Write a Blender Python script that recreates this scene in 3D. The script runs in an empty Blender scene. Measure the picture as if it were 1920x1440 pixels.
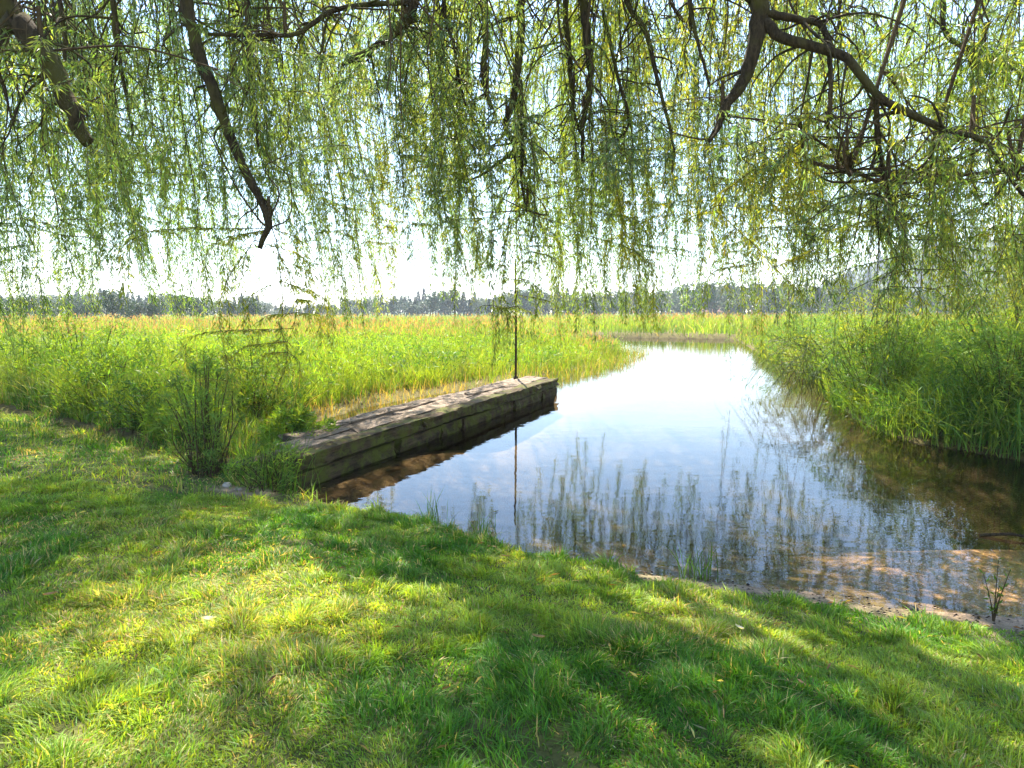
import bpy, math, random
import numpy as np
from mathutils import Vector

RNG = np.random.default_rng(7)
random.seed(7)
R = math.radians
S = bpy.context.scene
COL = S.collection

# ------------------------------------------------------------------ camera, sky, sun, exposure
F_PX, PITCH, EYE = 1251.0, R(6.2), 1.6          # focal length in photo pixels, tilt down, eye height
cam_d = bpy.data.cameras.new('camera')
cam = bpy.data.objects.new('camera', cam_d)
COL.objects.link(cam)
cam.location = (0, 0, EYE)
cam.rotation_euler = (R(90) - PITCH, 0, 0)
cam_d.sensor_width = 36
cam_d.lens = 36 * F_PX / 1920
cam_d.clip_start = 0.05
cam_d.clip_end = 4000
S.camera = cam

SUN_EL, SUN_AZ = R(55), R(-7)                    # azimuth measured from straight ahead, + = right
W = bpy.data.worlds.new('World')
S.world = W
W.use_nodes = True
wn = W.node_tree.nodes
sky = wn.new('ShaderNodeTexSky')
sky.sky_type = 'NISHITA'
sky.sun_disc = False
sky.sun_elevation = SUN_EL
sky.sun_rotation = SUN_AZ
sky.dust_density = 0.05
sky.air_density = 1.0
sky.ozone_density = 1.5
wn['Background'].inputs['Strength'].default_value = 0.115
W.node_tree.links.new(sky.outputs[0], wn['Background'].inputs['Color'])

sun_d = bpy.data.lights.new('sun', 'SUN')
sun_d.energy = 5.0
sun_d.angle = R(0.5)
sun_d.color = (1.0, 0.93, 0.80)
sun = bpy.data.objects.new('sun', sun_d)
COL.objects.link(sun)
sdir = Vector((math.sin(SUN_AZ) * math.cos(SUN_EL), math.cos(SUN_AZ) * math.cos(SUN_EL), math.sin(SUN_EL)))
sun.location = sdir * 60
sun.rotation_euler = sdir.to_track_quat('Z', 'Y').to_euler()

S.view_settings.view_transform = 'Standard'
S.view_settings.look = 'None'
S.view_settings.exposure = 2.2
S.view_settings.gamma = 1
S.render.engine = 'CYCLES'
S.cycles.use_denoising = True
S.cycles.max_bounces = 8
S.cycles.transparent_max_bounces = 16
S.cycles.caustics_reflective = False
S.cycles.caustics_refractive = False

# ------------------------------------------------------------------ helpers
def ray(px, py):
    cx, cy = (px - 960) / F_PX, -(py - 720) / F_PX
    return np.array([cx, math.cos(PITCH) + cy * math.sin(PITCH), -math.sin(PITCH) + cy * math.cos(PITCH)])

def P(px, py, y):
    """Point of the place seen along a sight line at ground distance y."""
    d = ray(px, py)
    return np.array([0, 0, EYE]) + d * (y / d[1])

def hash2(ix, iy, seed):
    h = np.sin(ix * 127.1 + iy * 311.7 + seed * 74.7) * 43758.5453
    return h - np.floor(h)

def vnoise(x, y, seed=0):
    ix, iy = np.floor(x), np.floor(y)
    fx, fy = x - ix, y - iy
    fx, fy = fx * fx * (3 - 2 * fx), fy * fy * (3 - 2 * fy)
    a, b = hash2(ix, iy, seed), hash2(ix + 1, iy, seed)
    c, d = hash2(ix, iy + 1, seed), hash2(ix + 1, iy + 1, seed)
    return (a * (1 - fx) + b * fx) * (1 - fy) + (c * (1 - fx) + d * fx) * fy

def fbm(x, y, seed=0, oct=3):
    s, a, t = 0, 1.0, 0
    for k in range(oct):
        s = s + a * vnoise(x * 2 ** k, y * 2 ** k, seed + k * 13)
        t += a
        a *= 0.5
    return s / t

def sstep(a, b, x):
    t = np.clip((x - a) / (b - a), 0, 1)
    return t * t * (3 - 2 * t)

def poly_sd(x, y, poly):
    """Signed distance to a polygon, positive inside."""
    p = np.array(poly, float)
    q = np.roll(p, -1, 0)
    best = np.full(x.shape, 1e9)
    inside = np.zeros(x.shape, bool)
    for (ax, ay), (bx, by) in zip(p, q):
        ex, ey = bx - ax, by - ay
        t = np.clip(((x - ax) * ex + (y - ay) * ey) / (ex * ex + ey * ey + 1e-12), 0, 1)
        best = np.minimum(best, (x - ax - t * ex) ** 2 + (y - ay - t * ey) ** 2)
        c = (ay > y) != (by > y)
        xi = ax + (y - ay) / (by - ay if by != ay else 1e-12) * ex
        inside ^= c & (x < xi)
    d = np.sqrt(best)
    return np.where(inside, d, -d)

class Geo:
    """Collects quads; link() makes ONE mesh object of them."""
    def __init__(self):
        self.v, self.f, self.c, self.n, self.m = [], [], [], 0, []
    def add(self, V, F, C=(1, 1, 1), m=0):
        V = np.asarray(V, np.float32).reshape(-1, 3)
        F = np.asarray(F, np.int64).reshape(-1, 4)
        C = np.broadcast_to(np.asarray(C, np.float32), (len(V), 3))
        self.v.append(V); self.f.append(F + self.n); self.c.append(C)
        self.m.append(np.full(len(F), m, np.int32))
        self.n += len(V)
    def mesh(self, name, mats, smooth=False):
        V, Fq, C, M = np.concatenate(self.v), np.concatenate(self.f), np.concatenate(self.c), np.concatenate(self.m)
        me = bpy.data.meshes.new(name)
        me.vertices.add(len(V)); me.loops.add(Fq.size); me.polygons.add(len(Fq))
        me.vertices.foreach_set('co', V.ravel())
        me.loops.foreach_set('vertex_index', Fq.ravel().astype(np.int32))
        me.polygons.foreach_set('loop_start', np.arange(0, Fq.size, 4, dtype=np.int32))
        for mt in (mats if isinstance(mats, (list, tuple)) else [mats]):
            me.materials.append(mt)
        me.polygons.foreach_set('material_index', M)
        me.update(calc_edges=True)
        a = me.attributes.new('tint', 'FLOAT_COLOR', 'POINT')
        a.data.foreach_set('color', np.concatenate([C, np.ones((len(C), 1), np.float32)], 1).ravel())
        me.polygons.foreach_set('use_smooth', np.full(len(Fq), smooth))
        return me
    def link(self, name, mats, parent=None, smooth=False):
        o = bpy.data.objects.new(name, self.mesh(name, mats, smooth))
        COL.objects.link(o)
        if parent:
            o.parent = parent
        return o

def tag(o, label=None, cat=None, group=None, kind=None):
    if label: o['label'] = label
    if cat: o['category'] = cat
    if group: o['group'] = group
    if kind: o['kind'] = kind
    return o

def empty(name, loc=(0, 0, 0), label=None, cat=None, group=None):
    o = bpy.data.objects.new(name, None)
    o.empty_display_size = 0.2
    COL.objects.link(o)
    o.location = [float(q) for q in loc]
    return tag(o, label, cat, group)

def unit(a):
    return a / np.maximum(np.linalg.norm(a, axis=-1, keepdims=True), 1e-9)

def spline(pts, n):
    """Catmull-Rom through the points."""
    p = np.asarray(pts, float)
    p = np.vstack([2 * p[0] - p[1], p, 2 * p[-1] - p[-2]])
    k = len(p) - 3
    t = np.linspace(0, k - 1e-6, n)
    i = np.floor(t).astype(int)
    u = (t - i)[:, None]
    a, b, c, d = p[i], p[i + 1], p[i + 2], p[i + 3]
    return 0.5 * (2 * b + (c - a) * u + (2 * a - 5 * b + 4 * c - d) * u ** 2 + (3 * b - a - 3 * c + d) * u ** 3)

def tube(g, path, r, k=6, col=(1, 1, 1), bump=0.0, m=0):
    path = np.asarray(path, float)
    n = len(path)
    r = np.broadcast_to(np.asarray(r, float), (n,))
    t = unit(np.gradient(path, axis=0))
    ref = np.array([0.31, 0.17, 0.93]) if abs(t[0, 2]) < 0.8 else np.array([0.9, 0.31, 0.1])
    a = unit(np.cross(t, ref)); b = np.cross(t, a)
    th = np.linspace(0, 2 * np.pi, k, endpoint=False)
    rr = r[:, None] * (1 + bump * (RNG.random((n, k)) - 0.5))
    V = path[:, None] + rr[..., None] * (a[:, None] * np.cos(th)[None, :, None] + b[:, None] * np.sin(th)[None, :, None])
    i, j = np.meshgrid(np.arange(n - 1), np.arange(k), indexing='ij')
    j2 = (j + 1) % k
    Fq = np.stack([i * k + j, i * k + j2, (i + 1) * k + j2, (i + 1) * k + j], -1).reshape(-1, 4)
    V = V.reshape(-1, 3)
    capa, capb = len(V), len(V) + 1
    V = np.vstack([V, path[0], path[-1]])
    caps = []
    for q in range(0, k, 2):
        q1, q2 = (q + 1) % k, (q + 2) % k
        caps.append((capa, q2, q1, q))
        o = (n - 1) * k
        caps.append((capb, o + q, o + q1, o + q2))
    g.add(V, np.vstack([Fq, np.array(caps)]), col, m)

def blades(g, base, h, w, lean_dir, lean, col, seg=3, twist=None, m=0, tipcol=None):
    """Grass blades: flat tapering ribbons bending over towards lean_dir."""
    n = len(base)
    base = np.asarray(base, float)
    ld = np.stack([np.cos(lean_dir), np.sin(lean_dir), np.zeros(n)], -1)
    tw = lean_dir + (RNG.random(n) * 6.283 if twist is None else twist)
    sd = np.stack([np.cos(tw), np.sin(tw), np.zeros(n)], -1)
    V = np.zeros((n, seg + 1, 2, 3), np.float32)
    Cc = np.zeros((n, seg + 1, 2, 3), np.float32)
    for s in range(seg + 1):
        t = s / seg
        c = base + np.array([0, 0, 1.0]) * (h * (t - 0.35 * np.minimum(lean, 1.4) * t * t))[:, None] + ld * (h * lean * (0.25 * t + 0.75 * t ** 2))[:, None]
        ww = (w * (0.75 + 0.35 * t) * (1 - t ** 2.2) + 0.0004)[:, None] * 0.5
        V[:, s, 0] = c - sd * ww
        V[:, s, 1] = c + sd * ww
        cc = col if tipcol is None else col * (1 - t ** 1.5) + tipcol * t ** 1.5
        Cc[:, s, 0] = cc; Cc[:, s, 1] = cc
    b = (np.arange(n) * (seg + 1) * 2)[:, None]
    q = np.arange(seg)[None] * 2
    Fq = np.stack([b + q, b + q + 1, b + q + 3, b + q + 2], -1).reshape(-1, 4)
    g.add(V.reshape(-1, 3), Fq, Cc.reshape(-1, 3), m)

def leaves(g, pos, axis, length, width, col, m=0):
    """Lance-shaped leaves, slightly folded along the midrib."""
    n = len(pos)
    axis = unit(axis)
    side = unit(np.cross(axis, RNG.normal(size=(n, 3))))
    nor = np.cross(axis, side)
    L, Wd = np.broadcast_to(length, (n,))[:, None], np.broadcast_to(width, (n,))[:, None]
    mid = pos + axis * L * 0.42 - nor * Wd * 0.25
    V = np.stack([pos, mid + side * Wd * 0.5, pos + axis * L + np.array([0, 0, -1.0]) * L * 0.1, mid - side * Wd * 0.5], 1)
    Fq = np.arange(n * 4).reshape(n, 4)
    g.add(V.reshape(-1, 3), Fq, np.repeat(np.broadcast_to(col, (n, 3)), 4, 0), m)

def jitter_cols(base, n, v=0.2, hue=0.12):
    b = np.broadcast_to(np.asarray(base, float), (n, 3))
    k = 1 + v * RNG.normal(size=(n, 1))
    hshift = np.stack([1 + hue * RNG.normal(size=n), np.ones(n), 1 + hue * RNG.normal(size=n)], -1)
    return np.clip(b * k * hshift, 0.004, 0.9)

# ------------------------------------------------------------------ materials
def mat(name):
    m = bpy.data.materials.new(name)
    m.use_nodes = True
    nt = m.node_tree
    return m, nt, nt.nodes, nt.links, nt.nodes['Principled BSDF']

def leaf_mat(name, trans=0.5, tr_tint=(1.55, 1.35, 0.45), rough=0.5, spec=0.3):
    m, nt, N, Lk, p = mat(name)
    at = N.new('ShaderNodeAttribute'); at.attribute_name = 'tint'
    Lk.new(at.outputs['Color'], p.inputs['Base Color'])
    p.inputs['Roughness'].default_value = rough
    p.inputs['Specular IOR Level'].default_value = spec
    tr = N.new('ShaderNodeBsdfTranslucent')
    mul = N.new('ShaderNodeMix'); mul.data_type = 'RGBA'; mul.blend_type = 'MULTIPLY'
    mul.inputs['Factor'].default_value = 1
    mul.inputs[7].default_value = (*tr_tint, 1)
    Lk.new(at.outputs['Color'], mul.inputs[6])
    Lk.new(mul.outputs[2], tr.inputs['Color'])
    mx = N.new('ShaderNodeMixShader'); mx.inputs[0].default_value = trans
    Lk.new(p.outputs[0], mx.inputs[1]); Lk.new(tr.outputs[0], mx.inputs[2])
    Lk.new(mx.outputs[0], N['Material Output'].inputs['Surface'])
    return m

def tex(N, Lk, kind, scale, coord='Object', vec=None, **kw):
    t = N.new(kind)
    t.inputs['Scale'].default_value = scale
    for k, v in kw.items():
        t.inputs[k].default_value = v
    if vec is None:
        tc = N.new('ShaderNodeTexCoord')
        vec = tc.outputs[coord]
    Lk.new(vec, t.inputs['Vector'])
    return t

def ramp(N, Lk, src, stops):
    r = N.new('ShaderNodeValToRGB')
    e = r.color_ramp.elements
    while len(e) < len(stops): e.new(0.5)
    for q, (p, c) in zip(e, stops):
        q.position = p; q.color = (*c, 1)
    Lk.new(src, r.inputs[0])
    return r

def ground_mat():
    m, nt, N, Lk, p = mat('soil_and_sand')
    at = N.new('ShaderNodeAttribute'); at.attribute_name = 'tint'
    n1 = tex(N, Lk, 'ShaderNodeTexNoise', 9, Detail=8, Roughness=0.7)
    n2 = tex(N, Lk, 'ShaderNodeTexVoronoi', 45)
    r = ramp(N, Lk, n1.outputs['Fac'], [(0.28, (0.5, 0.48, 0.45)), (0.72, (1.45, 1.4, 1.3))])
    mul = N.new('ShaderNodeMix'); mul.data_type = 'RGBA'; mul.blend_type = 'MULTIPLY'; mul.inputs['Factor'].default_value = 1
    Lk.new(at.outputs['Color'], mul.inputs[6]); Lk.new(r.outputs[0], mul.inputs[7])
    Lk.new(mul.outputs[2], p.inputs['Base Color'])
    p.inputs['Roughness'].default_value = 0.95
    p.inputs['Specular IOR Level'].default_value = 0.15
    b = N.new('ShaderNodeBump'); b.inputs['Strength'].default_value = 0.6; b.inputs['Distance'].default_value = 0.02
    ad = N.new('ShaderNodeMath'); ad.operation = 'ADD'
    Lk.new(n1.outputs['Fac'], ad.inputs[0]); Lk.new(n2.outputs['Distance'], ad.inputs[1])
    Lk.new(ad.outputs[0], b.inputs['Height']); Lk.new(b.outputs[0], p.inputs['Normal'])
    return m

def water_mat():
    m, nt, N, Lk, p = mat('pond_water')
    N.remove(p)
    tc = N.new('ShaderNodeTexCoord')
    mp = N.new('ShaderNodeMapping'); mp.inputs['Scale'].default_value = (1.0, 2.6, 1)
    Lk.new(tc.outputs['Object'], mp.inputs['Vector'])
    n1 = tex(N, Lk, 'ShaderNodeTexNoise', 1.6, vec=mp.outputs[0], Detail=3, Roughness=0.5)
    n2 = tex(N, Lk, 'ShaderNodeTexNoise', 0.35, vec=mp.outputs[0], Detail=2)
    ad = N.new('ShaderNodeMath'); ad.operation = 'ADD'
    Lk.new(n1.outputs['Fac'], ad.inputs[0]); Lk.new(n2.outputs['Fac'], ad.inputs[1])
    b = N.new('ShaderNodeBump'); b.inputs['Strength'].default_value = 0.17; b.inputs['Distance'].default_value = 0.015
    Lk.new(ad.outputs[0], b.inputs['Height'])
    fr = N.new('ShaderNodeFresnel'); fr.inputs['IOR'].default_value = 1.42
    Lk.new(b.outputs[0], fr.inputs['Normal'])
    gl = N.new('ShaderNodeBsdfGlossy'); gl.inputs['Roughness'].default_value = 0.02
    Lk.new(b.outputs[0], gl.inputs['Normal'])
    tr = N.new('ShaderNodeBsdfTransparent'); tr.inputs['Color'].default_value = (0.80, 0.78, 0.66, 1)
    mx = N.new('ShaderNodeMixShader')
    Lk.new(fr.outputs[0], mx.inputs[0]); Lk.new(tr.outputs[0], mx.inputs[1]); Lk.new(gl.outputs[0], mx.inputs[2])
    Lk.new(mx.outputs[0], N['Material Output'].inputs['Surface'])
    return m

def bark_mat(name, dark, light, scale=14, moss=None):
    m, nt, N, Lk, p = mat(name)
    tc = N.new('ShaderNodeTexCoord')
    mp = N.new('ShaderNodeMapping'); mp.inputs['Scale'].default_value = (1, 1, 0.35)
    Lk.new(tc.outputs['Object'], mp.inputs['Vector'])
    n = tex(N, Lk, 'ShaderNodeTexNoise', scale, vec=mp.outputs[0], Detail=8, Roughness=0.7)
    r = ramp(N, Lk, n.outputs['Fac'], [(0.3, dark), (0.7, light)])
    col = r.outputs[0]
    if moss:
        n3 = tex(N, Lk, 'ShaderNodeTexNoise', 2.2, Detail=5)
        r3 = ramp(N, Lk, n3.outputs['Fac'], [(0.46, (0, 0, 0)), (0.62, (1, 1, 1))])
        mx = N.new('ShaderNodeMix'); mx.data_type = 'RGBA'
        Lk.new(r3.outputs[0], mx.inputs['Factor']); Lk.new(col, mx.inputs[6]); mx.inputs[7].default_value = (*moss, 1)
        col = mx.outputs[2]
    Lk.new(col, p.inputs['Base Color'])
    p.inputs['Roughness'].default_value = 0.95
    p.inputs['Specular IOR Level'].default_value = 0.15
    b = N.new('ShaderNodeBump'); b.inputs['Strength'].default_value = 0.9; b.inputs['Distance'].default_value = 0.03
    Lk.new(n.outputs['Fac'], b.inputs['Height']); Lk.new(b.outputs[0], p.inputs['Normal'])
    return m

def timber_mat(name, dark, light, moss=None, moss_lo=0.5, moss_hi=0.62):
    """Weathered wood, grain along the object's x axis; moss or dirt in patches."""
    m, nt, N, Lk, p = mat(name)
    tc = N.new('ShaderNodeTexCoord')
    mp = N.new('ShaderNodeMapping'); mp.inputs['Scale'].default_value = (0.9, 12, 12)
    Lk.new(tc.outputs['Object'], mp.inputs['Vector'])
    n = tex(N, Lk, 'ShaderNodeTexNoise', 3.0, vec=mp.outputs[0], Detail=9, Roughness=0.7, Distortion=0.6)
    r = ramp(N, Lk, n.outputs['Fac'], [(0.3, dark), (0.68, light)])
    n2 = tex(N, Lk, 'ShaderNodeTexNoise', 2.3, Detail=7, Roughness=0.65)
    r2 = ramp(N, Lk, n2.outputs['Fac'], [(0.3, (0.45, 0.43, 0.4)), (0.65, (1.15, 1.12, 1.1))])
    mul = N.new('ShaderNodeMix'); mul.data_type = 'RGBA'; mul.blend_type = 'MULTIPLY'; mul.inputs['Factor'].default_value = 1
    Lk.new(r.outputs[0], mul.inputs[6]); Lk.new(r2.outputs[0], mul.inputs[7])
    col = mul.outputs[2]
    if moss:
        n3 = tex(N, Lk, 'ShaderNodeTexNoise', 3.1, Detail=8, Roughness=0.75)
        r3 = ramp(N, Lk, n3.outputs['Fac'], [(moss_lo, (0, 0, 0)), (moss_hi, (1, 1, 1))])
        mx = N.new('ShaderNodeMix'); mx.data_type = 'RGBA'
        Lk.new(r3.outputs[0], mx.inputs['Factor']); Lk.new(col, mx.inputs[6]); mx.inputs[7].default_value = (*moss, 1)
        col = mx.outputs[2]
    Lk.new(col, p.inputs['Base Color'])
    p.inputs['Roughness'].default_value = 0.92
    p.inputs['Specular IOR Level'].default_value = 0.2
    b = N.new('ShaderNodeBump'); b.inputs['Strength'].default_value = 0.8; b.inputs['Distance'].default_value = 0.02
    ad = N.new('ShaderNodeMath'); ad.operation = 'ADD'
    Lk.new(n.outputs['Fac'], ad.inputs[0]); Lk.new(n2.outputs['Fac'], ad.inputs[1])
    Lk.new(ad.outputs[0], b.inputs['Height']); Lk.new(b.outputs[0], p.inputs['Normal'])
    return m

def plain_mat(name, c1, c2, scale=8, rough=0.9):
    m, nt, N, Lk, p = mat(name)
    n = tex(N, Lk, 'ShaderNodeTexNoise', scale, Detail=6)
    r = ramp(N, Lk, n.outputs['Fac'], [(0.35, c1), (0.65, c2)])
    Lk.new(r.outputs[0], p.inputs['Base Color'])
    p.inputs['Roughness'].default_value = rough
    return m

M_GRASS = leaf_mat('grass_blades', 0.5, (1.65, 1.35, 0.35))
M_REED = leaf_mat('reed_blades', 0.5, (1.5, 1.35, 0.4))
M_WILLOW = leaf_mat('willow_leaves', 0.6, (2.05, 2.15, 0.8), rough=0.4, spec=0.5)
M_SHRUB = leaf_mat('shrub_leaves', 0.5, (1.5, 1.3, 0.4))
M_FAR = leaf_mat('distant_foliage', 0.2, (1.2, 1.2, 0.6))
M_BARK = bark_mat('willow_bark', (0.008, 0.006, 0.004), (0.085, 0.06, 0.032), 26, moss=(0.075, 0.068, 0.018))
M_TWIG = bark_mat('willow_twigs', (0.045, 0.03, 0.015), (0.11, 0.075, 0.035), 20)
M_TRUNK = bark_mat('trunk_bark', (0.05, 0.04, 0.03), (0.14, 0.11, 0.085), 3)
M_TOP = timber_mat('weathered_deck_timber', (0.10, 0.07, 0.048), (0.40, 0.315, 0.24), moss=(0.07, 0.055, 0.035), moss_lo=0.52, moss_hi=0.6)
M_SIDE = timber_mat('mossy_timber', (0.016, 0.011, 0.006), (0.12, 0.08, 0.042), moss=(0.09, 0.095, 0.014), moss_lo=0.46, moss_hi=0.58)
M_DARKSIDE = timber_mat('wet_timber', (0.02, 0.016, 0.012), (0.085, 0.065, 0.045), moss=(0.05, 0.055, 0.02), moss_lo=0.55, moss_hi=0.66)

# ------------------------------------------------------------------ the land
ZW = -0.35
NEAR = [(-2.24, 6.82), (-1.72, 6.50), (-1.0, 6.1), (-0.42, 5.65), (0.17, 5.12), (0.96, 4.84), (1.69, 4.66), (2.14, 4.5), (2.61, 4.32), (3.25, 4.1)]
POND = NEAR + [(5, 3.5), (8, 2.9), (14, 2.6), (16, 4.5), (14, 6.6), (11, 6.4), (8.2, 7.2), (6.7, 8.5), (6.3, 9.25), (5.95, 9.9), (6.1, 11.8),
               (7.4, 15.2), (9.5, 22), (11.2, 30), (14.9, 44), (15.6, 46.6), (10, 49.5), (4.9, 51.3), (1.0, 47), (3.0, 38), (5.1, 32.3), (4.75, 29), (2.6, 23.2), (0.7, 19.8), (-0.5, 17.4),
               (-2.1, 15.2), (-3.0, 13.4), (-3.5, 11.4), (-3.5, 9.6), (-3.3, 8.4), (-2.7, 7.5)]
LAWN = [(-60, -40), (-60, 34), (-10.5, 13.2), (-6.6, 10.4), (-4.3, 8.7), (-3.2, 7.9), (-2.6, 7.4)] + NEAR + [(5, 3.5), (8, 2.9), (14, 2.6), (40, -1), (40, -40)]

def height(x, y):
    sp = poly_sd(x, y, POND)
    sl = poly_sd(x, y, LAWN)
    beach = sstep(0.3, 1.8, x) * (y < 7)                     # the right half of the near shore is a flat strip of sand
    jfx = (x + 2.35) * 0.367 + (y - 6.96) * 0.93
    jfp = (x + 2.35) * 0.93 - (y - 6.96) * 0.367
    foot = np.exp(-((jfp - 0.1) / 0.55) ** 2) * sstep(5.5, 2.0, jfx) * (jfx > -2)
    depth = (0.02 + np.clip(sp, 0, 9) * 0.16) * (1 - 0.85 * foot)
    bar = np.exp(-(((x - 4.1) / 1.35) ** 2 + ((y - 5.0) / 0.95) ** 2) ** 2)
    depth = depth * (1 + 2.2 * sstep(4.5, 5.5, x) * (y > 6.2))
    depth = depth * (1 - 0.9 * bar) + 0.02 * bar
    depth = np.minimum(depth, 0.75)
    bed = ZW - depth
    u = np.maximum(sl, 0)
    lawn = ZW + 0.35 * ((1 - beach) * (0.12 * sstep(-0.05, 0.15, u) + 0.88 * sstep(-0.3, 2.3, u)) + beach * (0.08 * sstep(0, 0.3, u) + 0.92 * sstep(0.1, 2.4, u)))
    lawn = lawn + sstep(0.5, 2.5, u) * (0.09 * (fbm(x * 0.5, y * 0.5, 3) - 0.5) + 0.035 * (fbm(x * 2.1, y * 2.1, 5) - 0.5))
    out = np.maximum(-sp, 0)
    right = sstep(4.5, 6.5, x)
    marsh = ZW + np.minimum(out * (0.10 + 0.25 * right), 0.10 + 0.22 * right) + 0.05 * (fbm(x * 0.7, y * 0.7, 9) - 0.5) * sstep(0, 1, out)
    z = np.where(sp > 0, bed, np.where(sl > 0, lawn, marsh))
    return z, sp, sl

def sinh_axis(lo, hi, n, a):
    u = np.linspace(math.asinh(lo / a), math.asinh(hi / a), n)
    return a * np.sinh(u)

gx = sinh_axis(-1500, 1500, 520, 5.0)
gy = np.concatenate([sinh_axis(-400 - 6, -0.01, 60, 6.0) + 6, sinh_axis(0, 2200, 520, 5.5) + 6])
X, Y = np.meshgrid(gx, gy)
Z, SP, SL = height(X, Y)
nx, ny = len(gx), len(gy)
soil = np.array([0.075, 0.085, 0.025]); straw = np.array([0.14, 0.14, 0.045]); sand = np.array([0.50, 0.34, 0.22]); mud = np.array([0.055, 0.042, 0.03]); peat = np.array([0.10, 0.085, 0.03]); meadow = np.array([0.11, 0.15, 0.03])
gc = np.zeros(X.shape + (3,))
dry = sstep(0.45, 0.7, fbm(X * 0.9, Y * 0.9, 21))[..., None]
lawncol = soil * (1 - dry) + straw * dry
soilm = np.exp(-(((X + 2.75) / 0.32) ** 2 + ((Y - 6.72) / 0.2) ** 2) ** 2)[..., None]
lawncol = lawncol * (1 - soilm) + np.array([0.36, 0.27, 0.19]) * soilm
sandm = (sstep(-0.5, -0.12, -np.abs(SL)) * sstep(0.2, 1.6, X) * (Y < 9))[..., None]
lawncol = lawncol * (1 - sandm) + np.array([0.30, 0.22, 0.16]) * sandm
deep = sstep(0.25, 1.3, SP)[..., None]
barm = np.exp(-(((X - 4.1) / 1.5) ** 2 + ((Y - 4.9) / 1.1) ** 2) ** 2)[..., None]
bedcol = np.array([0.15, 0.12, 0.095]) * (1 - deep) + mud * deep  # shallows darker than the sunlit bar: their unlit look is put into the colour
footm = (np.exp(-(((X + 2.35) * 0.93 - (Y - 6.96) * 0.367) / 0.8) ** 2) * (Y > 6))[..., None]
bedcol = bedcol * (1 - footm) + np.array([0.15, 0.10, 0.06]) * footm
rightbank = (sstep(4.5, 5.5, X) * (Y > 6.2))[..., None]
bedcol = bedcol * (1 - rightbank) + np.array([0.05, 0.034, 0.02]) * rightbank
bedcol = bedcol * (1 - barm) + sand * np.array([1.2, 1.08, 1.08]) * barm
far = sstep(45, 90, Y)[..., None]
marshcol = peat * (1 - far) + meadow * far
gc = np.where((SP > 0)[..., None], bedcol, np.where((SL > 0)[..., None], lawncol, marshcol))
g = Geo()
i, j = np.meshgrid(np.arange(ny - 1), np.arange(nx - 1), indexing='ij')
g.add(np.stack([X, Y, Z], -1), np.stack([i * nx + j, i * nx + j + 1, (i + 1) * nx + j + 1, (i + 1) * nx + j], -1), gc.reshape(-1, 3))
tag(g.link('ground', ground_mat(), smooth=True), 'lawn soil, sandy shore and marsh ground around the pond', 'ground', kind='structure')

g = Geo()                                                    # the water sheet stops inside the banks, which rise above it
wx = np.linspace(-6, 20, 27); wy = np.linspace(1, 56, 56)
WX, WY = np.meshgrid(wx, wy)
i, j = np.meshgrid(np.arange(55), np.arange(26), indexing='ij')
g.add(np.stack([WX, WY, np.full(WX.shape, ZW)], -1), np.stack([i * 27 + j, i * 27 + j + 1, (i + 1) * 27 + j + 1, (i + 1) * 27 + j], -1))
tag(g.link('water', water_mat(), smooth=True), 'calm pond inlet reflecting sky and hanging willow', 'water', kind='structure')

# wooded hill far off on the right
g = Geo()
hx = np.linspace(150, 1100, 90); hy = np.linspace(430, 1000, 46)
HX, HY = np.meshgrid(hx, hy)
HZ = 62 * sstep(170, 330, HX - (HY - 430) * 0.35) * sstep(430, 560, HY) * (0.7 + 0.5 * fbm(HX * 0.006, HY * 0.006, 31)) + 6 * fbm(HX * 0.08, HY * 0.08, 33) - 4
i, j = np.meshgrid(np.arange(45), np.arange(89), indexing='ij')
g.add(np.stack([HX, HY, HZ], -1), np.stack([i * 90 + j, i * 90 + j + 1, (i + 1) * 90 + j + 1, (i + 1) * 90 + j], -1))
M_HILL = plain_mat('wooded_hillside', (0.015, 0.03, 0.018), (0.035, 0.055, 0.032), 0.15)
tag(g.link('hill', M_HILL, smooth=True), 'wooded hill rising in the blue distance', 'hill', kind='structure')
def hill_z(x, y):
    x, y = np.array([x], float), np.array([y], float)
    return float((62 * sstep(170, 330, x - (y - 430) * 0.35) * sstep(430, 560, y) * (0.7 + 0.5 * fbm(x * 0.006, y * 0.006, 31)) + 6 * fbm(x * 0.08, y * 0.08, 33) - 4)[0])

# ------------------------------------------------------------------ lawn grass
def lawn_points(n, y0, y1, x_at):
    y = np.sqrt(RNG.uniform(y0 * y0, y1 * y1, n))
    x = RNG.uniform(-1, 1, n) * x_at(y)
    return x, y

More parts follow.
